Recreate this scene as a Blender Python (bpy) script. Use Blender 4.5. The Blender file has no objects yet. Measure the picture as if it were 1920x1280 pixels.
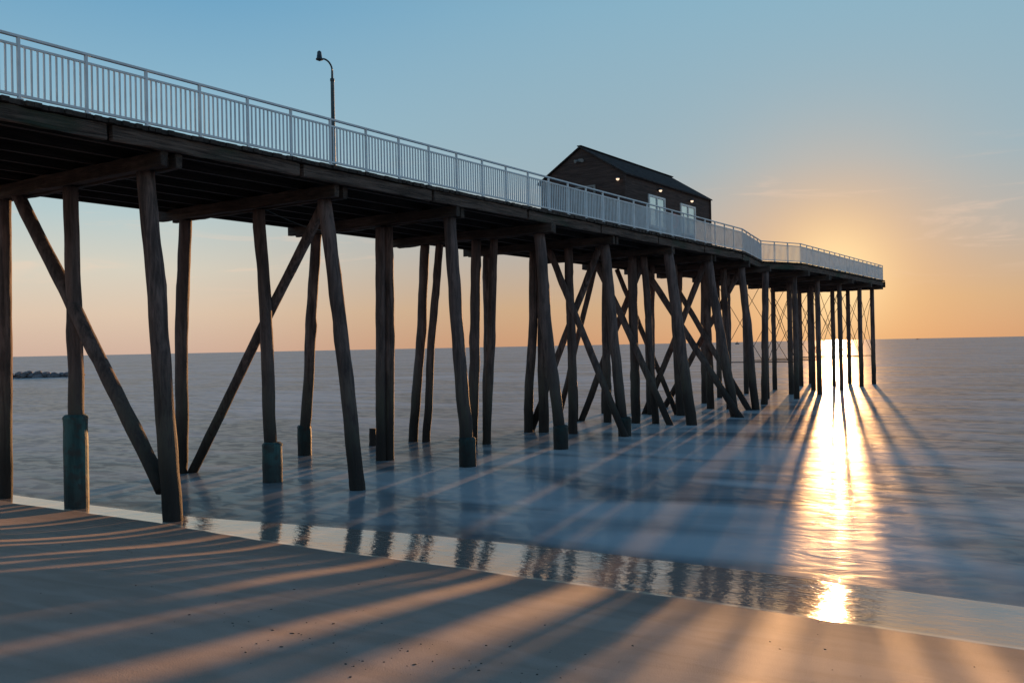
import bpy, bmesh, math, random
from mathutils import Vector, Matrix, noise
import numpy as np
random.seed(7)
scene=bpy.context.scene
col=scene.collection
scene.view_settings.view_transform='Standard'
scene.view_settings.look='None'
scene.view_settings.exposure=0

# world frame: Y runs seaward along the pier, X across it, Z up, still water at Z=0
SUN_AZ=math.radians(-14.6)
SUN_EL=math.radians(3.7)
SUNV=Vector((math.sin(SUN_AZ)*math.cos(SUN_EL),math.cos(SUN_AZ)*math.cos(SUN_EL),math.sin(SUN_EL)))

# ------------------------------------------------------------ node helpers
def new_mat(name):
    m=bpy.data.materials.new(name); m.use_nodes=True
    nt=m.node_tree; nt.nodes.clear()
    out=nt.nodes.new('ShaderNodeOutputMaterial')
    return m,nt,out
def N(nt,t,**kw):
    n=nt.nodes.new(t)
    for k,v in kw.items(): setattr(n,k,v)
    return n
def setin(nt,n,key,val):
    if isinstance(val,bpy.types.NodeSocket): nt.links.new(val,n.inputs[key])
    else: n.inputs[key].default_value=val
def math_n(nt,op,a,b=None,c=None,clamp=False):
    n=N(nt,'ShaderNodeMath',operation=op,use_clamp=clamp)
    setin(nt,n,0,a)
    if b is not None: setin(nt,n,1,b)
    if c is not None: setin(nt,n,2,c)
    return n.outputs[0]
def vmul(nt,v,s):
    n=N(nt,'ShaderNodeVectorMath',operation='MULTIPLY'); setin(nt,n,0,v); n.inputs[1].default_value=s
    return n.outputs[0]
def noise_n(nt,vec,scale,detail=3,rough=.55,dist=0):
    n=N(nt,'ShaderNodeTexNoise'); setin(nt,n,'Vector',vec)
    n.inputs['Scale'].default_value=scale; n.inputs['Detail'].default_value=detail
    n.inputs['Roughness'].default_value=rough; n.inputs['Distortion'].default_value=dist
    return n.outputs['Fac']
def maprange(nt,v,a,b,c=0,d=1,smooth=True):
    n=N(nt,'ShaderNodeMapRange'); n.interpolation_type='SMOOTHSTEP' if smooth else 'LINEAR'
    setin(nt,n,'Value',v)
    for k,x in (('From Min',a),('From Max',b),('To Min',c),('To Max',d)): n.inputs[k].default_value=x
    return n.outputs['Result']
def mixc(nt,f,a,b,bt='MIX'):
    n=N(nt,'ShaderNodeMix',data_type='RGBA',blend_type=bt)
    setin(nt,n,0,f)
    for i,v in ((6,a),(7,b)):
        if isinstance(v,bpy.types.NodeSocket): nt.links.new(v,n.inputs[i])
        else: n.inputs[i].default_value=(v[0],v[1],v[2],1)
    return n.outputs[2]
def princ(nt,out,base,rough,**kw):
    p=N(nt,'ShaderNodeBsdfPrincipled')
    if isinstance(base,bpy.types.NodeSocket): nt.links.new(base,p.inputs['Base Color'])
    else: p.inputs['Base Color'].default_value=(*base,1)
    setin(nt,p,'Roughness',rough)
    for k,v in kw.items(): setin(nt,p,k.replace('_',' '),v)
    if out: nt.links.new(p.outputs[0],out.inputs[0])
    return p
def bump(nt,h,strength,dist,normal=None):
    b=N(nt,'ShaderNodeBump'); setin(nt,b,'Height',h); setin(nt,b,'Strength',strength); setin(nt,b,'Distance',dist)
    if normal is not None: nt.links.new(normal,b.inputs['Normal'])
    return b.outputs[0]

# ------------------------------------------------------------ materials
def wood_mat(name,dark,light,stretch,wet=False):
    m,nt,out=new_mat(name)
    geo=N(nt,'ShaderNodeNewGeometry'); pos=geo.outputs['Position']
    v=vmul(nt,pos,stretch)
    g=noise_n(nt,v,1,6,.72,.5)
    blot=noise_n(nt,pos,.9,3)
    c=mixc(nt,maprange(nt,g,.32,.68),dark,light)
    c=mixc(nt,maprange(nt,blot,.35,.7,0,.6),c,tuple(x*.6 for x in dark))
    if wet:
        oi=N(nt,'ShaderNodeObjectInfo')
        c=mixc(nt,math_n(nt,'MULTIPLY',oi.outputs['Random'],.4),c,(.1,.083,.085))
        sx=N(nt,'ShaderNodeSeparateXYZ'); nt.links.new(pos,sx.inputs[0]); z=sx.outputs[2]
        zz=math_n(nt,'ADD',z,math_n(nt,'MULTIPLY',blot,2.0))
        green=math_n(nt,'MULTIPLY',maprange(nt,zz,4.6,2.6),maprange(nt,g,.35,.6))
        c=mixc(nt,math_n(nt,'MULTIPLY',green,.6),c,(.035,.055,.035))
        c=mixc(nt,maprange(nt,zz,3.0,1.6,0,.85),c,(.02,.017,.016))
    b=bump(nt,g,1.0,.04)
    princ(nt,out,c,.8,Normal=b,Specular_IOR_Level=.3)
    return m
M_pile=wood_mat('weathered_pile_wood',(.045,.035,.034),(.23,.165,.15),(8,8,.7),True)
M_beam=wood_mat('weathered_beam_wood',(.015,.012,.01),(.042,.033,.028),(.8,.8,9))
M_cap=wood_mat('cap_timber',(.024,.019,.017),(.1,.078,.066),(.8,8,8))
M_plank=wood_mat('deck_plank_wood',(.025,.021,.019),(.075,.06,.05),(.6,7,5))

m,nt,out=new_mat('mossy_fascia_wood')
geo=N(nt,'ShaderNodeNewGeometry'); pos=geo.outputs['Position']
g=noise_n(nt,vmul(nt,pos,(.6,.7,16)),1,7,.75,.5)
bl=noise_n(nt,vmul(nt,pos,(.35,.35,.8)),1,4)
c=mixc(nt,maprange(nt,g,.32,.68),(.022,.017,.015),(.16,.12,.1))
c=mixc(nt,maprange(nt,bl,.5,.65,0,.75),c,(.026,.052,.034))
princ(nt,out,c,.85,Normal=bump(nt,g,1,.05),Specular_IOR_Level=.3)
M_fascia=m

def conc(name,k):
    m,nt,out=new_mat(name)
    geo=N(nt,'ShaderNodeNewGeometry'); pos=geo.outputs['Position']
    g=noise_n(nt,pos,6,5); g2=noise_n(nt,vmul(nt,pos,(5,5,.8)),1,4)
    sx=N(nt,'ShaderNodeSeparateXYZ'); nt.links.new(pos,sx.inputs[0])
    c=mixc(nt,maprange(nt,g2,.35,.65),(.022*k,.066*k,.07*k),(.05*k,.13*k,.135*k))
    c=mixc(nt,maprange(nt,g,.45,.65,0,.6),c,(.05*k,.036*k,.034*k))
    c=mixc(nt,maprange(nt,sx.outputs[2],.9,.2,0,.7),c,(.03*k,.027*k,.027*k))
    princ(nt,out,c,.65,Normal=bump(nt,g,.6,.02),Specular_IOR_Level=.3)
    return m
M_conc=conc('algae_stained_concrete',1.0)
M_conc2=conc('darker_concrete',.4)  # darker copy of the same concrete for the outer sleeves

m,nt,out=new_mat('white_rail_paint')
geo=N(nt,'ShaderNodeNewGeometry'); pos=geo.outputs['Position']
g=noise_n(nt,pos,3,4)
c=mixc(nt,maprange(nt,g,.4,.75,0,.5),(.60,.68,.73),(.42,.44,.45))
princ(nt,out,c,.4)
M_white=m

m,nt,out=new_mat('dark_board_siding')
geo=N(nt,'ShaderNodeNewGeometry'); pos=geo.outputs['Position']
sx=N(nt,'ShaderNodeSeparateXYZ'); nt.links.new(pos,sx.inputs[0])
row=math_n(nt,'FRACT',math_n(nt,'MULTIPLY',sx.outputs[2],5.0))
g=noise_n(nt,vmul(nt,pos,(1.2,1.2,18)),1,5,.7)
c=mixc(nt,maprange(nt,g,.3,.7),(.038,.028,.026),(.09,.064,.057))
c=mixc(nt,maprange(nt,row,.9,.99,0,.6),c,(.015,.012,.012))
princ(nt,out,c,.85,Normal=bump(nt,row,.5,.02),Specular_IOR_Level=.25)
M_side=m
m,nt,out=new_mat('dark_roof_shingle')
geo=N(nt,'ShaderNodeNewGeometry'); pos=geo.outputs['Position']
g=noise_n(nt,pos,5,5)
c=mixc(nt,maprange(nt,g,.3,.7),(.03,.026,.026),(.065,.057,.055))
princ(nt,out,c,1.0,Normal=bump(nt,g,.6,.02),Specular_IOR_Level=.1)
M_roof=m
def simple(name,c1,c2,rough,metal=0,scale=8):
    m,nt,out=new_mat(name)
    geo=N(nt,'ShaderNodeNewGeometry')
    g=noise_n(nt,geo.outputs['Position'],scale,4)
    princ(nt,out,mixc(nt,maprange(nt,g,.35,.7),c1,c2),rough,Metallic=metal)
    return m
M_glass=simple('window_glass',(.5,.6,.62),(.65,.74,.76),.12,.75,.8)  # pale blue of the reflected sky is put into the pane colour
M_frame=simple('white_window_frame',(.6,.65,.66),(.75,.78,.78),.5)
M_dframe=simple('grey_door_frame',(.16,.17,.17),(.26,.27,.27),.6)
M_metal=simple('dark_lamp_metal',(.04,.06,.07),(.08,.1,.11),.45,.6)
M_steel=simple('rusty_steel_rod',(.06,.04,.03),(.12,.08,.06),.7,.3)
M_rock=simple('hazed_jetty_rock',(.12,.105,.11),(.22,.195,.2),.8,0,1.2)  # rock colour lightened to imitate distance haze
M_hull=simple('boat_hull_paint',(.05,.06,.08),(.1,.1,.12),.5)
M_debris=simple('dark_shell_and_weed',(.02,.015,.012),(.09,.06,.04),.6,0,30)
M_red=simple('red_sign_paint',(.5,.05,.03),(.6,.09,.05),.5)
m,nt,out=new_mat('lit_bulb')
e=N(nt,'ShaderNodeEmission'); e.inputs[0].default_value=(1,.72,.5,1); e.inputs[1].default_value=1.4; nt.links.new(e.outputs[0],out.inputs[0])
M_bulb=m

# beach sand
m,nt,out=new_mat('beach_sand')
geo=N(nt,'ShaderNodeNewGeometry'); pos=geo.outputs['Position']
at=N(nt,'ShaderNodeAttribute',attribute_name='shore'); sh=at.outputs['Fac']
n1=noise_n(nt,vmul(nt,pos,(.5,1.2,1)),1,4)
n2=noise_n(nt,pos,60,3,.6)
n3=noise_n(nt,vmul(nt,pos,(.8,2.2,1)),1,4,.5,.6)
edge=math_n(nt,'ADD',sh,math_n(nt,'MULTIPLY',math_n(nt,'SUBTRACT',n1,.5),.3))
damp=maprange(nt,edge,8.4,11.0)
mirror=maprange(nt,edge,11.12,11.2)
c=mixc(nt,maprange(nt,n3,.3,.7),(.32,.25,.20),(.39,.31,.255))
c=mixc(nt,maprange(nt,n2,.58,.75,0,.45),c,(.16,.12,.1))
c=mixc(nt,damp,c,mixc(nt,.5,c,(.15,.115,.095)))
b1=bump(nt,n2,.4,.012)
b2=bump(nt,n3,.15,.03,b1)
p=princ(nt,None,c,.75,Normal=b2,Specular_IOR_Level=.15)
n4=noise_n(nt,vmul(nt,pos,(5.5,10,1)),1,3,.6,.6)
n5=noise_n(nt,vmul(nt,pos,(1.3,1.6,1)),1,2,.5,.4)
b3=bump(nt,n4,.17,.022,bump(nt,n5,.2,.05))
rim_glint=math_n(nt,'MULTIPLY',maprange(nt,edge,11.12,11.18),maprange(nt,edge,11.34,11.22))
p2=princ(nt,None,mixc(nt,rim_glint,(.30,.255,.22),(.85,.68,.5)),.055,Normal=b3)  # golden highlight along the wet edge, painted into the film colour
p2.inputs['IOR'].default_value=2.4
mx=N(nt,'ShaderNodeMixShader'); nt.links.new(mirror,mx.inputs[0]); nt.links.new(p.outputs[0],mx.inputs[1]); nt.links.new(p2.outputs[0],mx.inputs[2])
nt.links.new(mx.outputs[0],out.inputs[0])
M_sand=m

# sea: matt foam mist (diffuse) under a thin partly reflective water film
m,nt,out=new_mat('misty_sea_water')
geo=N(nt,'ShaderNodeNewGeometry'); pos=geo.outputs['Position']
at=N(nt,'ShaderNodeAttribute',attribute_name='depth_line')
big=noise_n(nt,vmul(nt,pos,(.035,.075,1)),1,2,.4,1.0)
mid=noise_n(nt,vmul(nt,pos,(.14,.34,1)),1,3,.4,1.2)
fine=noise_n(nt,vmul(nt,pos,(1.3,2.1,1)),1,3,.5,.8)
foam=math_n(nt,'ADD',math_n(nt,'MULTIPLY',big,.45),math_n(nt,'MULTIPLY',mid,.55))
fo=maprange(nt,foam,.38,.61)
c=mixc(nt,fo,(.12,.15,.17),(.47,.50,.51))
b1=bump(nt,mid,.1,.25)
b2=bump(nt,fine,.42,.035,b1)
df=N(nt,'ShaderNodeBsdfDiffuse'); nt.links.new(c,df.inputs[0]); nt.links.new(b1,df.inputs['Normal'])
ga=N(nt,'ShaderNodeBsdfGlossy'); ga.inputs['Roughness'].default_value=.13; nt.links.new(b2,ga.inputs['Normal']); ga.inputs[0].default_value=(.95,.93,.9,1)
gb=N(nt,'ShaderNodeBsdfGlossy'); gb.inputs['Roughness'].default_value=.28; nt.links.new(b2,gb.inputs['Normal']); gb.inputs[0].default_value=(.95,.93,.9,1)
mg=N(nt,'ShaderNodeMixShader'); mg.inputs[0].default_value=.5; nt.links.new(ga.outputs[0],mg.inputs[1]); nt.links.new(gb.outputs[0],mg.inputs[2])
fr=N(nt,'ShaderNodeFresnel'); fr.inputs['IOR'].default_value=1.33; nt.links.new(b1,fr.inputs['Normal'])
fac=math_n(nt,'MULTIPLY',math_n(nt,'ADD',math_n(nt,'MULTIPLY',fr.outputs[0],.40),.05),maprange(nt,fine,.40,.58,.55,1.05))
fac=math_n(nt,'MULTIPLY',fac,maprange(nt,fo,0,1,1.0,.6))
p=N(nt,'ShaderNodeMixShader'); nt.links.new(fac,p.inputs[0]); nt.links.new(df.outputs[0],p.inputs[1]); nt.links.new(mg.outputs[0],p.inputs[2])
n1=noise_n(nt,vmul(nt,pos,(.35,.8,1)),1,4)
yy=math_n(nt,'ADD',at.outputs['Fac'],math_n(nt,'MULTIPLY',math_n(nt,'SUBTRACT',n1,.5),1.2))
al=maprange(nt,yy,-.8,1.9)
tr=N(nt,'ShaderNodeBsdfTransparent')
mx=N(nt,'ShaderNodeMixShader'); nt.links.new(al,mx.inputs[0]); nt.links.new(tr.outputs[0],mx.inputs[1]); nt.links.new(p.outputs[0],mx.inputs[2])
nt.links.new(mx.outputs[0],out.inputs[0])
M_sea=m

# ------------------------------------------------------------ mesh helpers
def mesh_from(name,verts,faces,mat,smooth=False):
    me=bpy.data.meshes.new(name); me.from_pydata(verts,[],faces); me.update()
    if mat: me.materials.append(mat)
    if smooth: me.polygons.foreach_set('use_smooth',[True]*len(me.polygons))
    return me
def add(name,me,loc=(0,0,0),label=None,category=None,kind=None,group=None):
    o=bpy.data.objects.new(name,me); col.objects.link(o); o.location=loc
    if label: o['label']=label
    if category: o['category']=category
    if kind: o['kind']=kind
    if group: o['group']=group
    return o
def world_loc(o):
    l=Vector(o.location)
    while o.parent: o=o.parent; l+=Vector(o.location)
    return l
def part(name,me,wloc,parent,label=None):
    o=bpy.data.objects.new(name,me); col.objects.link(o); o.parent=parent
    o.location=Vector(wloc)-world_loc(parent)
    if label: o['label']=label
    return o
class MB:
    def __init__(s): s.v=[]; s.f=[]
    def box(s,c,d):
        i=len(s.v); x,y,z=c; a,b,e=d[0]/2,d[1]/2,d[2]/2
        s.v+=[(x+sx*a,y+sy*b,z+sz*e) for sx in(-1,1) for sy in(-1,1) for sz in(-1,1)]
        s.f+=[tuple(i+k for k in q) for q in((0,1,3,2),(4,6,7,5),(0,4,5,1),(2,3,7,6),(0,2,6,4),(1,5,7,3))]
    def beam(s,p,q,w,h,up=Vector((0,0,1))):
        p=Vector(p);q=Vector(q); d=(q-p).normalized(); r=d.cross(up)
        if r.length<1e-4: r=Vector((1,0,0))
        r.normalize(); u=r.cross(d)
        i=len(s.v)
        for e in(p,q):
            for a,b in((-1,-1),(1,-1),(1,1),(-1,1)): s.v.append(tuple(e+r*a*w/2+u*b*h/2))
        s.f+=[(i,i+3,i+2,i+1),(i+4,i+5,i+6,i+7)]+[(i+k,i+(k+1)%4,i+4+(k+1)%4,i+4+k) for k in range(4)]
    def tube(s,pts,radii,seg=12,caps=True,jit=None):
        i0=len(s.v); pts=[Vector(p) for p in pts]; prev=None
        for k,p in enumerate(pts):
            d=(pts[min(k+1,len(pts)-1)]-pts[max(k-1,0)]).normalized()
            r=Vector((0,1,0)).cross(d) if prev is None else prev-d*prev.dot(d)
            if r.length<1e-3: r=Vector((1,0,0)).cross(d)
            r.normalize(); prev=r; u=d.cross(r)
            for j in range(seg):
                a=2*math.pi*j/seg; rr=radii[k]
                if jit: rr*=jit(k,a)
                s.v.append(tuple(p+(r*math.cos(a)+u*math.sin(a))*rr))
        for k in range(len(pts)-1):
            for j in range(seg):
                a=i0+k*seg+j; b=i0+k*seg+(j+1)%seg
                s.f.append((a,b,b+seg,a+seg))
        if caps:
            s.f.append(tuple(i0+j for j in reversed(range(seg)))); s.f.append(tuple(i0+(len(pts)-1)*seg+j for j in range(seg)))
    def mesh(s,name,mat,smooth=False): return mesh_from(name,s.v,s.f,mat,smooth)
def bevel(me,w):
    bm=bmesh.new(); bm.from_mesh(me)
    bmesh.ops.bevel(bm,geom=bm.edges[:],offset=w,segments=2,affect='EDGES',profile=.6)
    bm.to_mesh(me); bm.free(); return me
def rough_beam(mb,p,q,w,h,seed,step=.25,amp=.014):
    # hewn timber: boxy section with worn, wavy edges
    p=Vector(p);q=Vector(q); d=(q-p); L=d.length; d.normalize(); r=d.cross(Vector((0,0,1))).normalized(); u=r.cross(d)
    n=max(2,int(L/step)); i0=len(mb.v); sec=[(-1,-.86),(-.86,-1),(.86,-1),(1,-.86),(1,.86),(.86,1),(-.86,1),(-1,.86)]
    for k in range(n+1):
        c=p+d*L*k/n
        for j,(a,b) in enumerate(sec):
            nz=Vector((noise.noise(Vector((seed,k*.6,j*2.2))),0,noise.noise(Vector((seed+7,k*.6,j*2.2)))))*amp*2
            mb.v.append(tuple(c+r*(a*w/2+nz.x)+u*(b*h/2+nz.z)))
    for k in range(n):
        for j in range(8):
            a=i0+k*8+j; b=i0+k*8+(j+1)%8; mb.f.append((a,b,b+8,a+8))
    mb.f.append(tuple(i0+j for j in reversed(range(8)))); mb.f.append(tuple(i0+n*8+j for j in range(8)))

# ------------------------------------------------------------ beach and sea
kk=np.exp(-np.linspace(-2,2,9)**2); kk/=kk.sum()
xw=np.arange(-400,400,.5)
def curve(ws,vs):
    e=np.array([float(np.interp(-x,ws,vs)) for x in xw]); return np.convolve(np.pad(e,4,mode='edge'),kk,'valid')
# wet edge and waterline wander along the shore (w = -X)
EDGE=curve([-400,-20,-3,0,2,4.5,8,11.6,14,16.5,19,22,30,60,400],[.3,-.3,-.25,-.1,0,0,-.12,-.1,.15,.5,.5,.4,.4,.8,.3])
WATER=curve([-400,-3,0,5,8,11,14,17,22,60,400],[-.4,-.4,-.3,-.1,-.1,-.3,-.75,-1.25,-1.35,-1.2,0])
ps=[-20000,-60,-30,-8,0,4,8,10,11,12,13,13.7,14.5,16,18,30,90,300,20000]
pz=[3.2,3.0,2.75,2.45,1.8,1.25,.65,.33,.195,.10,.032,.006,-.04,-.18,-.4,-1.2,-4,-9,-12]
fs=np.arange(-80,320,.25); fz=np.interp(fs,ps,pz)
k=np.exp(-np.linspace(-2,2,9)**2); k/=k.sum()
fz2=np.convolve(np.pad(fz,4,mode='edge'),k,'valid')
def terrain(xv,yv):
    e=float(np.interp(xv,xw,EDGE)); wl=float(np.interp(xv,xw,WATER)); s=yv-wl
    z=float(np.interp(s,fs,fz2)) if -80<s<319 else float(np.interp(s,ps,pz))
    if abs(xv)<400 and abs(yv)<300:
        dry=max(0,min(1,(11-(yv-e))/3))
        z+=dry*(.022*noise.noise(Vector((xv*.18,yv*.35,0)))+.008*noise.noise(Vector((xv*.8,yv*1.3,3))))
    return z,yv-e
ys=[-20000,-2000,-300,-80,-40,-20,-10]+list(np.arange(-6,18.01,.2))+[19,20,22,25,30,40,60,90,140,300,2000,20000]
xs=[-20000,-2000,-400,-150,-90,-60]+list(np.arange(-45,25.01,.5))+[32,50,90,150,400,2000,20000]
verts=[];shore=[]
for yv in ys:
    for xv in xs:
        z,s=terrain(xv,yv); verts.append((xv,yv,z)); shore.append(s)
nx=len(xs); faces=[(j*nx+i,j*nx+i+1,(j+1)*nx+i+1,(j+1)*nx+i) for j in range(len(ys)-1) for i in range(nx-1)]
me=mesh_from('beach_sand',verts,faces,M_sand,True)
a=me.attributes.new('shore','FLOAT','POINT'); a.data.foreach_set('value',shore)
add('beach_ground',me,kind='structure',label='smooth damp sandy beach sloping into the sea',category='beach')
sv=[];dl=[]; sy=[10,11,12,13,14,15,16,18,22,30,60,200,1000,20000]
for yv in sy:
    for xv in xs: sv.append((xv,yv,0)); dl.append(yv-13-float(np.interp(xv,xw,WATER)))
sf=[(j*nx+i,j*nx+i+1,(j+1)*nx+i+1,(j+1)*nx+i) for j in range(len(sy)-1) for i in range(nx-1)]
me=mesh_from('sea',sv,sf,M_sea)
a=me.attributes.new('depth_line','FLOAT','POINT'); a.data.foreach_set('value',dl)
add('sea_water',me,kind='structure',label='misty long exposure sea reaching the horizon',category='sea')

# ------------------------------------------------------------ pier
DECK=7.95
pier=add('pier',None,(-19.5,12,0),label='long wooden fishing pier on leaning timber piles',category='pier')

def pile_mesh(p0,p1,r0,r1,seed,seg=18,rings=34,rough=1.0):
    d=Vector(p1)-Vector(p0); mb=MB(); pts=[];rad=[]
    rnd=random.Random(seed); knots=[(rnd.random(),rnd.random()*6.28,rnd.uniform(.05,.18)) for _ in range(8)]
    for k in range(rings):
        t=k/(rings-1)
        wob=Vector((noise.noise(Vector((seed*3.1,t*2.4,0))),noise.noise(Vector((seed*5.7,t*2.4,9))),0))*.09*rough*math.sin(math.pi*t)**.5
        wob+=Vector((noise.noise(Vector((seed,t*11,0))),noise.noise(Vector((seed,t*11,5))),0))*.02*rough
        pts.append(d*t+wob); rad.append((r0*(1-t)+r1*t)*(1+.06*noise.noise(Vector((seed,t*14,2)))))
    def jit(k,a):
        t=k/(rings-1); v=1+.06*noise.noise(Vector((math.cos(a)*1.5,math.sin(a)*1.5+seed,t*9)))+.03*noise.noise(Vector((math.cos(a)*5,math.sin(a)*5,t*14+seed)))
        for kt,ka,kh in knots:
            v+=kh*math.exp(-((t-kt)/.022)**2)*max(0,math.cos(a-ka))**2
        return v
    mb.tube(pts,rad,seg,True,jit)
    return mb.mesh('pile',M_pile,True)

def bed(w,s): return terrain(-w,s)[0]
# (station, w_top, w_bottom, radius, sleeve_top or None)
PILES=[(12,17.17,16.46,.2,None),(12,19.95,19.9,.175,2.02),(12,22.73,22.89,.15,None),
(17,17.0,16.02,.19,None),(17,19.42,19.08,.175,.95),(17,22.5,23.0,.19,None),
(21.8,16.69,16.21,.2,.75),(21.8,19.4,19.55,.17,None),(22.0,19.25,19.36,.15,None),(21.8,22.2,22.9,.18,.9),
(26.8,16.74,16.04,.2,.7),(26.8,19.35,19.72,.19,None),(27.1,18.81,19.3,.15,None),(26.8,21.68,22.43,.18,None),(26.9,21.09,21.87,.15,None),
(31.6,16.8,16.1,.2,.62),(31.6,20.0,20.4,.19,None),(31.7,19.7,19.8,.21,None),(31.6,18.4,18.3,.18,None),(31.6,22.3,22.5,.17,None),
(36.8,16.5,15.6,.23,None),(36.8,18.2,18.2,.2,None),(36.8,19.5,19.6,.19,None),(36.8,21.4,21.3,.18,None),(36.9,17.7,17.3,.16,None),
(41.5,16.6,15.4,.22,None),(41.5,18.4,18.1,.22,None),(41.5,19.5,19.7,.18,None),(41.5,22.0,22.2,.18,None),(41.6,20.7,20.6,.17,None),
(46.2,16.7,16.1,.2,None),(46.2,18.6,18.5,.2,None),(46.2,20.1,20.3,.18,None),(46.3,17.7,17.5,.17,None),(46.2,21.9,22.0,.17,None),
(50.2,16.8,17.0,.19,None),(50.2,19.0,19.0,.16,None),(50.2,21.9,21.9,.16,None),(50.2,20.4,20.5,.16,None)]
# the pier head stands on straight piles in three rows
for s,w in ((55.4,16.8),(60.2,16.8),(65.5,16.8),(71.1,16.8),(75.0,16.8),
            (55.4,18.6),(60.2,18.6),(65.5,18.7),(71.1,18.75),(75.0,18.6),
            (60.2,21.6),(65.5,21.4),(71.1,21.2),(55.4,21.6),(75.0,21.6)):
    PILES.append((s,w,w,.165,None))
HEAD=[55.4,60.2,65.5,71.1,75.0]
for i,(s,wt,wb,r,sl) in enumerate(PILES):
    g=bed(wb,s) if s<20 else 0
    zb=min(g,0)-1.6 if s>14 else g-1.2
    head=s>53
    zt=7.24
    slope=(wt-wb)/(zt-max(g,0))
    w0=wb-slope*(max(g,0)-zb)
    p0=Vector((-w0,s,zb)); p1=Vector((-wt,s,zt))
    me=pile_mesh(p0,p1,r*1.0,r*.92,i+1,rough=.25 if head else 1.0,rings=20 if head else 40)
    o=part('pile',me,p0,pier,label='straight dark pile of the pier head' if head else None)
    if sl:
        mb=MB(); rr=r+(.085 if s<18 else .05)
        zs=sorted([-1.2,-.2,.2]+[sl*q for q in(.45,.7,.9)]+[sl])
        pts=[Vector((-wb,s,z))-p0 for z in zs]
        mb.tube(pts,[rr*(1+.02*math.sin(z*9+i)) for z in zs],24)
        pts=[Vector((-wb,s,z))-p0 for z in (sl,sl+.05,sl+.1)]
        mb.tube(pts,[rr*1.02,rr*.99,rr*.8],24,True,lambda k,a:1+.05*math.sin(a*5+i)+.03*math.sin(a*11))
        part('pile_sleeve',mb.mesh('pile_sleeve',M_conc if s<18 else M_conc2,False),p0,o,label='algae stained concrete sleeve around pile foot')
me=pile_mesh(Vector((-22.8,25,-1)),Vector((-22.8,25,.62)),.13,.12,77,rings=12)
add('pile_stub',me,(-22.8,25,-1),label='short broken timber pile stub in the water',category='pile stub')

BR=[(12.0,22.25,7.45,16.85,.75,.155),(17.28,17.26,7.25,22.7,.1,.13),
(31.9,17.2,7.2,20.5,0,.13),(31.3,19.1,7.2,16.2,.6,.13),(37.1,17.8,7.2,21.1,0,.14),(36.5,19.9,7.2,16.5,.1,.14),
(41.8,16.9,7.2,20.1,.2,.14),(41.2,19.8,7.2,15.0,-.2,.15),(46.5,16.9,7.1,21.2,.1,.14),(45.9,20.6,7.1,16.4,.1,.14),
(37.2,20.2,7.2,22.3,.3,.12),(41.9,21.6,7.2,18.6,.2,.12)]
for i,(s,wt,zt,wb,zb,r) in enumerate(BR):
    p0=Vector((-wb,s,zb)); p1=Vector((-wt,s,zt)); d=(p1-p0).normalized(); p0=p0-d*(.15 if i==0 else .9)
    me=pile_mesh(p0,p1,r*1.05,r,i+200,rough=.6)
    part('diagonal_brace',me,p0,pier)

for s in [7.0]+[12,17,21.8,26.8,31.6,36.8,41.5,46.2,50.2]+HEAD:
    a=-16.22; b=-23.15
    if s==50.2: a=-16.5
    if s>53: a=-15.95
    jx=random.uniform(-.12,.12); hl_=(a-b)/2
    mb=MB()
    for dy in(-.18,.18):
        e1=random.uniform(-.14,.06); e2=random.uniform(-.14,.06)
        rough_beam(mb,(-hl_+e1,dy,0),(hl_+e2,dy,0),.16,.3,s+dy,amp=.016)
    mb.box((0,0,-.01),(a-b-.5,.2,.22))
    part('cap_beam',mb.mesh('cap_beam',M_cap),((a+b)/2+jx,s,7.40),pier)
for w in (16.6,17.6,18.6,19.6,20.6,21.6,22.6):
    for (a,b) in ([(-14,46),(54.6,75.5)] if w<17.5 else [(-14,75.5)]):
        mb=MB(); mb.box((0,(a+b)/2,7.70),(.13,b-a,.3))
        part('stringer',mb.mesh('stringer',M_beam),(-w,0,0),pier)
OUT=[(16.2,-14),(16.2,45.1),(17.35,51.2),(16.05,54.4),(16.05,75.7)]
mb=MB(); sd_=0
for (w1,s1),(w2,s2) in zip(OUT[:-1],OUT[1:]):
    p=Vector((-w1,s1,0)); q=Vector((-w2,s2,0))
    L=(q-p).length; n=max(1,round(L/4.9)); 
    for k in range(n):
        a=p.lerp(q,k/n); b=p.lerp(q,(k+1)/n-.002)
        off=random.uniform(-.01,.01)
        a=a+Vector((off-.06,0,7.69+random.uniform(-.012,.01))); b=b+Vector((off-.06,0,7.69+random.uniform(-.012,.01)))
        sd_+=3.7; rough_beam(mb,a,b,.12,.29,sd_,amp=.015)
part('fascia_board',mb.mesh('fascia_board',M_fascia),(0,0,0),pier,label='mossy weathered timber fascia along deck edge')
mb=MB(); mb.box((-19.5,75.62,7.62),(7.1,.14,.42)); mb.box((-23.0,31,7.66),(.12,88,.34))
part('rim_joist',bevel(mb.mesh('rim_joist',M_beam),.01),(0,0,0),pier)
mb=MB(); y=-14.0
def near_x(s):
    return -float(np.interp(s,[a[1] for a in OUT],[a[0] for a in OUT]))
while y<75.6:
    x1=near_x(y+.07)+.07+random.uniform(-.035,.035); x0=-23.12+random.uniform(-.02,.02)
    mb.box(((x0+x1)/2,y+.07,7.9+random.uniform(-.006,.006)),(x1-x0,.136,.09)); y+=.145
part('deck',mb.mesh('deck',M_plank),(0,0,0),pier,label='worn transverse deck planks')
st=[50.2]+HEAD
for a,b in zip(st[:-1],st[1:]):
    for (za,zb) in ((7.0,2.2),(2.2,7.0)):
        mb=MB(); p=Vector((-16.8,a,za)); q=Vector((-16.8,b,zb)); mb.tube([Vector(),q-p],[.018,.018],6)
        part('bracing_rod',mb.mesh('bracing_rod',M_steel),p,pier)
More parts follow.
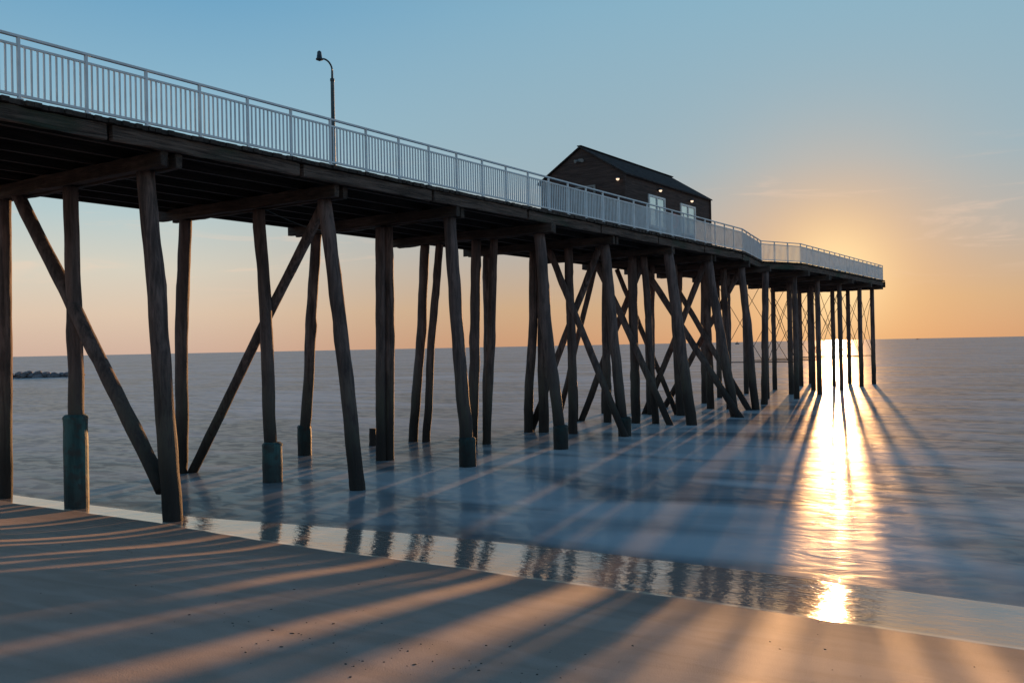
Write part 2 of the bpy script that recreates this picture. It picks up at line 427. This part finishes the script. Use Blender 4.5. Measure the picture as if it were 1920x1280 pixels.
for s in HEAD:
    for (w1,w2) in ((16.8,18.8),(18.8,21.6)):
        for (za,zb) in ((7.0,2.2),(2.2,7.0)):
            mb=MB(); p=Vector((-w1,s+.05,za)); q=Vector((-w2,s+.05,zb)); mb.tube([Vector(),q-p],[.018,.018],6)
            part('bracing_rod',mb.mesh('bracing_rod',M_steel),p,pier)
    mb=MB(); mb.tube([Vector(),Vector((-4.8,0,0))],[.03,.03],8)
    part('horizontal_strut',mb.mesh('horizontal_strut',M_steel),(-16.8,s,2.2),pier)
mb=MB()
pts=[Vector((0,t*4.6,-1.1*math.sin(math.pi*t)*.35)) for t in [i/10 for i in range(11)]]
mb.tube(pts,[.012]*11,5)
part('hanging_cable',mb.mesh('hanging_cable',M_metal),(-19.3,17.1,7.25),pier,label='thin slack cable sagging under the deck')

# ------------------------------------------------------------ railing
RH=1.1; SR=.14
mb=MB(); mb.box((0,0,RH/2),(.05,.05,RH)); mb.box((0,0,.01),(.10,.12,.02)); post_me=mb.mesh('railing_post',M_white)
def railing(pts,label):
    root=part('railing',None,(pts[0][0],pts[0][1],DECK),pier,label=label)
    panel_cache={}
    for (p,q) in zip(pts[:-1],pts[1:]):
        p=Vector((*p,DECK)); q=Vector((*q,DECK)); L=(q-p).length; n=max(1,round(L/1.26)); d=(q-p)/n; l=d.length
        ang=math.atan2(d.y,d.x)
        key=round(l,4)
        if key not in panel_cache:
            m1=MB(); m1.box((l/2,0,RH-SR),(l-.052,.04,.04)); m1.box((l/2,0,.08),(l-.052,.045,.045))
            nb=10
            for i in range(nb): m1.box((l*(i+1)/(nb+1),0,(RH-SR+.08)/2),(.028,.028,RH-SR-.08-.04))
            m2=MB(); m2.box((l/2,0,RH+.02),(l+.002,.075,.042))
            panel_cache[key]=(m1.mesh('baluster_panel',M_white),m2.mesh('top_rail',M_white))
        for i in range(n):
            a=p+d*i
            for nm,mm in(('railing_panel',panel_cache[key][0]),('top_rail',panel_cache[key][1])):
                o=part(nm,mm,a,root); o.rotation_euler=(0,0,ang)
            o=part('railing_post',post_me,a,root); o.rotation_euler=(0,0,ang)
    o=part('railing_post',post_me,(*pts[-1],DECK),root)
railing([(-16.22,8.74-1.26*9),(-16.22,33.0),(-16.22,45.1),(-17.35,51.2),(-16.1,54.4),(-16.1,75.5)],'white metal railing with thin vertical balusters')
railing([(-16.1,75.5),(-22.95,75.5)],'white metal railing across the pier end')
railing([(-22.95,75.5),(-22.95,0)],'white metal railing on the far deck edge')

# ------------------------------------------------------------ house on the pier
H=add('pier_house',None,(-20,40.4,DECK),label='dark brown gabled shack standing on the pier',category='house')
x0,x1=-22.1,-17.9; y0,y1=35.6,45.1; ze=10.7; zr=12.03
v=[(x0,y0,DECK),(x1,y0,DECK),(x1,y1,DECK),(x0,y1,DECK),(x0,y0,ze),(x1,y0,ze),(x1,y1,ze),(x0,y1,ze),(-20,y0,zr),(-20,y1,zr)]
f=[(0,1,5,8,4),(2,3,7,9,6),(1,2,6,5),(3,0,4,7),(4,8,9,7),(5,6,9,8),(0,3,2,1)]
hl=Vector((-20,40.4,DECK))
def rel(vs,b): return [tuple(Vector(p)-b) for p in vs]
part('wall',mesh_from('wall',rel(v,hl),f,M_side),hl,H)
mb=MB()
for sx in(-1,1):
    ex=2.1+.12
    p=Vector((-20,(y0+y1)/2,zr+.02)); q=Vector((-20+sx*ex,(y0+y1)/2,zr+.02-(zr-ze)*ex/2.1))
    a=[(p.x,y0-.12,p.z),(q.x,y0-.12,q.z),(q.x,y1+.1,q.z),(p.x,y1+.1,p.z)]
    i=len(mb.v); mb.v+=a+[(X,Y,Z+.06) for X,Y,Z in a]
    mb.f+=[(i,i+1,i+2,i+3),(i+4,i+7,i+6,i+5)]+[(i+k,i+4+k,i+4+(k+1)%4,i+(k+1)%4) for k in range(4)]
roof=part('roof',mesh_from('roof',rel(mb.v,hl),mb.f,M_roof),hl,H)
mb=MB(); mb.beam((-20,y0-.14,zr+.09),(-20,y1+.12,zr+.09),.2,.04)
part('ridge_cap',mesh_from('ridge_cap',rel(mb.v,hl),mb.f,M_roof),hl,roof)
def window(sa,sb,za,zb):
    c=Vector((x1,(sa+sb)/2,(za+zb)/2)); w=sb-sa; h=zb-za
    wn=part('window',None,c,H)
    mb=MB(); t=.09
    mb.box((.03,0,h/2),(.06,w+t,t)); mb.box((.03,0,-h/2),(.09,w+t*1.6,t)); mb.box((.03,-w/2,0),(.06,t,h-t)); mb.box((.03,w/2,0),(.06,t,h-t)); mb.box((.03,0,0),(.06,t*.9,h-t))
    part('frame',mb.mesh('frame',M_frame),c,wn)
    mb=MB(); mb.box((.012,0,0),(.02,w-t,h-t)); part('pane',mb.mesh('pane',M_glass),c,wn)
window(37.9,39.55,8.7,10.05); window(41.4,43.1,8.7,10.05)
c=Vector((-19.8,y0,9.0)); dr=part('door',None,c,H)
mb=MB(); mb.box((0,-.03,1.32),(1.0,.06,.08)); mb.box((-.46,-.03,.13),(.08,.06,2.3)); mb.box((.46,-.03,.13),(.08,.06,2.3))
part('frame',mb.mesh('frame',M_dframe),c,dr)
mb=MB(); mb.box((0,-.02,.12),(.84,.04,2.3)); part('panel',mb.mesh('panel',M_side),c,dr)
mb=MB(); mb.box((0,-.045,.5),(.5,.02,.9)); part('pane',mb.mesh('pane',M_metal),c,dr)
mb=MB(); mb.tube([Vector((.34,-.1,0)),Vector((.34,-.04,0))],[.035,.035],8); part('handle',mb.mesh('handle',M_metal),c,dr)
for yy_ in (y0-.012,y1+.012):
    mb=MB(); mb.box((0,0,(ze-DECK)/2),(.1,.1,ze-DECK-.02))
    part('corner_trim',mb.mesh('corner_trim',M_side),(x1+.012,yy_,DECK),H)
def wall_lamp(c,n):
    c=Vector(c); n=Vector(n); L=part('wall_lamp',None,c,H,label='small lit wall lamp')
    mb=MB(); mb.tube([Vector(),n*.14],[.05,.05],10); mb.tube([n*.14+Vector((0,0,.06)),n*.14+Vector((0,0,-.02))],[.05,.09],12)
    part('bracket',mb.mesh('bracket',M_metal),c,L)
    mb=MB(); mb.tube([n*.14+Vector((0,0,-.02)),n*.14+Vector((0,0,-.06)),n*.14+Vector((0,0,-.1))],[.07,.07,.03],12)
    part('bulb',mb.mesh('bulb',M_bulb),c,L)
wall_lamp((-18.15,y0,10.5),(0,-1,0)); wall_lamp((x1,38.9,10.4),(1,0,0)); wall_lamp((x1,42.5,10.35),(1,0,0))
c=Vector((-20.0,y0,11.5)); L=part('flood_light',None,c,H,label='grey twin flood light under the gable')
mb=MB(); mb.box((0,-.04,0),(.2,.08,.12))
for sx in(-1,1):
    mb.tube([Vector((sx*.06,-.08,0)),Vector((sx*.12,-.12,-.02)),Vector((sx*.18,-.22,-.06))],[.03,.05,.08],10)
part('lamp_head',mb.mesh('lamp_head',M_dframe),c,L)
mb=MB()
pts=[Vector((0,.3*math.cos(t),.3*math.sin(t))) for t in [i*2*math.pi/20 for i in range(21)]]
mb.tube(pts,[.06]*21,8)
add('ring_buoy',mb.mesh('ring_buoy',M_red,True),(-17.82,40.5,9.15),label='red ring buoy hanging on the shack wall',category='ring buoy')

# ------------------------------------------------------------ street lamp
base=Vector((-22.5,23,DECK)); SL=add('street_lamp',None,base,label='dark gooseneck lamp post on the pier deck',category='street lamp')
mb=MB(); mb.tube([Vector((0,0,z)) for z in (0,.12,.13,.5,.52,4.6,4.62,4.7,4.72,4.98)],[.16,.16,.1,.095,.075,.062,.075,.075,.04,.036],16)
part('post',mb.mesh('post',M_metal,False),base,SL)
arm=[]
for i in range(13):
    a=math.pi*.62*i/12
    arm.append(Vector((0,-.34*(1-math.cos(a)),4.98+.3*math.sin(a))))
arm+= [arm[-1]+Vector((0,-.1,0))]
mb=MB(); mb.tube(arm,[.03]*len(arm),10); part('gooseneck_arm',mb.mesh('gooseneck_arm',M_metal,True),base,SL)
e=arm[-1]
mb=MB()
prof=[(.24,.03),(.2,.07),(.12,.075),(.08,.085),(.0,.09),(-.02,.12),(-.06,.12),(-.08,.06),(-.1,.03)]
mb.tube([e+Vector((0,-.02,z)) for z,r in prof],[r for z,r in prof],16)
part('lamp_head',mb.mesh('lamp_head',M_metal,True),base,SL)

# ------------------------------------------------------------ jetty rocks
rnd=random.Random(3)
bm=bmesh.new()
for i in range(150):
    t=rnd.random()**.8; c=Vector((-156+t*14.5+rnd.uniform(-.6,.6),76+t*10+rnd.uniform(-.8,.8),(rnd.uniform(-.3,1.1)+.3*math.sin(t*14))*(1-.6*t)))
    r=rnd.uniform(.3,.7); ret=bmesh.ops.create_icosphere(bm,subdivisions=2,radius=r)
    for v in ret['verts']:
        n=noise.noise(v.co*1.4+Vector((i,0,0))); v.co=v.co*(1+.45*n); v.co.z*=.6; v.co+=c
me=bpy.data.meshes.new('rock_jetty'); bm.to_mesh(me); bm.free(); me.materials.append(M_rock)
add('rock_jetty',me,kind='stuff',label='low dark rock jetty breaking the water',category='rocks')

def boat(loc,L,h,label):
    b=add('fishing_boat',None,loc,label=label,category='boat',group='boats on the horizon'); loc=Vector(loc)
    mb=MB(); sec=[(-.5,.14,.0),(-.3,.17,0),(.1,.17,0),(.35,.11,.02),(.5,.01,.06)]
    for i,(x,w,dz) in enumerate(sec):
        z=h*.28+dz*L; mb.v+=[(x*L,-w*L,z),(x*L,-w*L*.6,-.3),(x*L,w*L*.6,-.3),(x*L,w*L,z)]
    for i in range(4):
        a=i*4; mb.f+=[(a,a+1,a+5,a+4),(a+1,a+2,a+6,a+5),(a+2,a+3,a+7,a+6),(a+3,a,a+4,a+7)]
    mb.f+=[(0,3,2,1),(16,17,18,19)]
    part('hull',mb.mesh('hull',M_hull),loc,b)
    mb=MB(); mb.box((-.1*L,0,h*.42),(.25*L,.2*L,h*.3)); part('cabin',mb.mesh('cabin',M_hull),loc,b)
    mb=MB(); mb.tube([Vector((0,0,h*.28)),Vector((0,0,h))],[.15,.1],6); part('mast',mb.mesh('mast',M_metal),loc,b)
def at_(t,D):
    a=t*D; return (a*.831-D*.556,a*.556+D*.831,0)
boat(at_(.2417,1400),6,6,'small dark boat with mast on the horizon')
boat(at_(.435,3000),11,4,'small dark boat low on the horizon')

bm=bmesh.new(); rnd=random.Random(11)
for i in range(300):
    if i<120: x=-4.9+rnd.gauss(0,1.3); yv=5.9+rnd.gauss(0,.7)
    else: x=rnd.uniform(-16,6); yv=rnd.uniform(2.5,11)
    r=rnd.choice([.003,.004,.005,.007,.01])
    ret=bmesh.ops.create_icosphere(bm,subdivisions=1,radius=r); an=rnd.random()*6.28; st_=rnd.uniform(1,2.4)
    zz=terrain(x,yv)[0]
    for v in ret['verts']:
        n=1+.5*noise.noise(v.co*80+Vector((i,0,0))); c=v.co*n; c.x*=st_; c.z*=.6
        v.co=Vector((c.x*math.cos(an)-c.y*math.sin(an)+x,c.x*math.sin(an)+c.y*math.cos(an)+yv,c.z+zz+r*.2))
me=bpy.data.meshes.new('beach_debris'); bm.to_mesh(me); bm.free(); me.materials.append(M_debris)
add('beach_debris',me,kind='stuff',label='scattered shell and seaweed fragments on sand',category='debris')

# ------------------------------------------------------------ light
sd=bpy.data.lights.new('sun','SUN'); sd.energy=7.5; sd.angle=math.radians(.55); sd.color=(1,.50,.20)
so=bpy.data.objects.new('sun',sd); col.objects.link(so); so.location=(0,0,50)
so.rotation_mode='QUATERNION'; so.rotation_quaternion=SUNV.to_track_quat('Z','Y')

W=bpy.data.worlds.new('World'); scene.world=W; W.use_nodes=True; nt=W.node_tree; nt.nodes.clear()
out=N(nt,'ShaderNodeOutputWorld'); bg=N(nt,'ShaderNodeBackground'); nt.links.new(bg.outputs[0],out.inputs[0])
sky=N(nt,'ShaderNodeTexSky',sky_type='NISHITA'); sky.sun_disc=False; sky.sun_elevation=SUN_EL; sky.sun_rotation=SUN_AZ
sky.air_density=1; sky.dust_density=1; sky.ozone_density=3
skyc=mixc(nt,1.0,sky.outputs[0],(.12,.12,.12),'MULTIPLY')
tc=N(nt,'ShaderNodeTexCoord'); dirv=tc.outputs['Generated']
sx=N(nt,'ShaderNodeSeparateXYZ'); nt.links.new(dirv,sx.inputs[0]); z=sx.outputs[2]
def ramp(stops):
    r=N(nt,'ShaderNodeValToRGB')
    e=r.color_ramp.elements
    while len(e)<len(stops): e.new(.5)
    for el,(p,c) in zip(e,stops): el.position=p; el.color=(*c,1)
    nt.links.new(z,r.inputs[0]); return r.outputs[0]
cool=ramp([(0,(.66,.46,.36)),(.04,(.75,.58,.44)),(.085,(.70,.65,.54)),(.14,(.49,.61,.62)),(.22,(.31,.51,.62)),(.34,(.17,.39,.58)),(.6,(.08,.2,.36)),(1,(.06,.13,.25))])
warm=ramp([(0,(.57,.31,.18)),(.04,(.58,.38,.23)),(.1,(.46,.42,.38)),(.18,(.33,.45,.51)),(.34,(.26,.46,.58)),(.6,(.1,.22,.36)),(1,(.06,.13,.25))])
def dotv(vec):
    d=N(nt,'ShaderNodeVectorMath',operation='DOT_PRODUCT'); nt.links.new(dirv,d.inputs[0]); d.inputs[1].default_value=vec; return d.outputs['Value']
hz=Vector((math.sin(SUN_AZ),math.cos(SUN_AZ),0))
base=mixc(nt,maprange(nt,dotv(hz),.74,.98),cool,warm)
base=mixc(nt,.05,base,skyc)
d=math_n(nt,'MAXIMUM',dotv(SUNV),0.0)
g1=math_n(nt,'POWER',d,750.0); g2=math_n(nt,'POWER',d,150.0)
base=mixc(nt,math_n(nt,'MULTIPLY',g2,.6),base,(1.0,.52,.19))
base=mixc(nt,math_n(nt,'MULTIPLY',g1,.9),base,(1.15,.82,.42))
# thin cirrus wisps
cv=noise_n(nt,vmul(nt,dirv,(6,6,46)),1,5,.6,.8)
band=math_n(nt,'MULTIPLY',maprange(nt,z,.04,.09),maprange(nt,z,.22,.12))
cl=math_n(nt,'MULTIPLY',maprange(nt,cv,.54,.72,0,.3),band)
base=mixc(nt,cl,base,(.95,.66,.48))
nt.links.new(base,bg.inputs[0]); bg.inputs[1].default_value=1.0

# ------------------------------------------------------------ camera
cd=bpy.data.cameras.new('camera'); co=bpy.data.objects.new('camera',cd); col.objects.link(co); scene.camera=co
cd.lens=32.81; cd.sensor_width=36; cd.clip_end=60000; cd.clip_start=.1
yaw=math.radians(33.77); pitch=math.radians(.31); roll=math.radians(1.16)
fw=Vector((-math.sin(yaw)*math.cos(pitch),math.cos(yaw)*math.cos(pitch),math.sin(pitch)))
rt=Vector((math.cos(yaw),math.sin(yaw),0)); up=rt.cross(fw)
r2=rt*math.cos(roll)-up*math.sin(roll); u2=up*math.cos(roll)+rt*math.sin(roll)
mt=Matrix((r2,u2,-fw)).transposed().to_4x4(); mt.translation=Vector((0,0,3.45)); co.matrix_world=mt
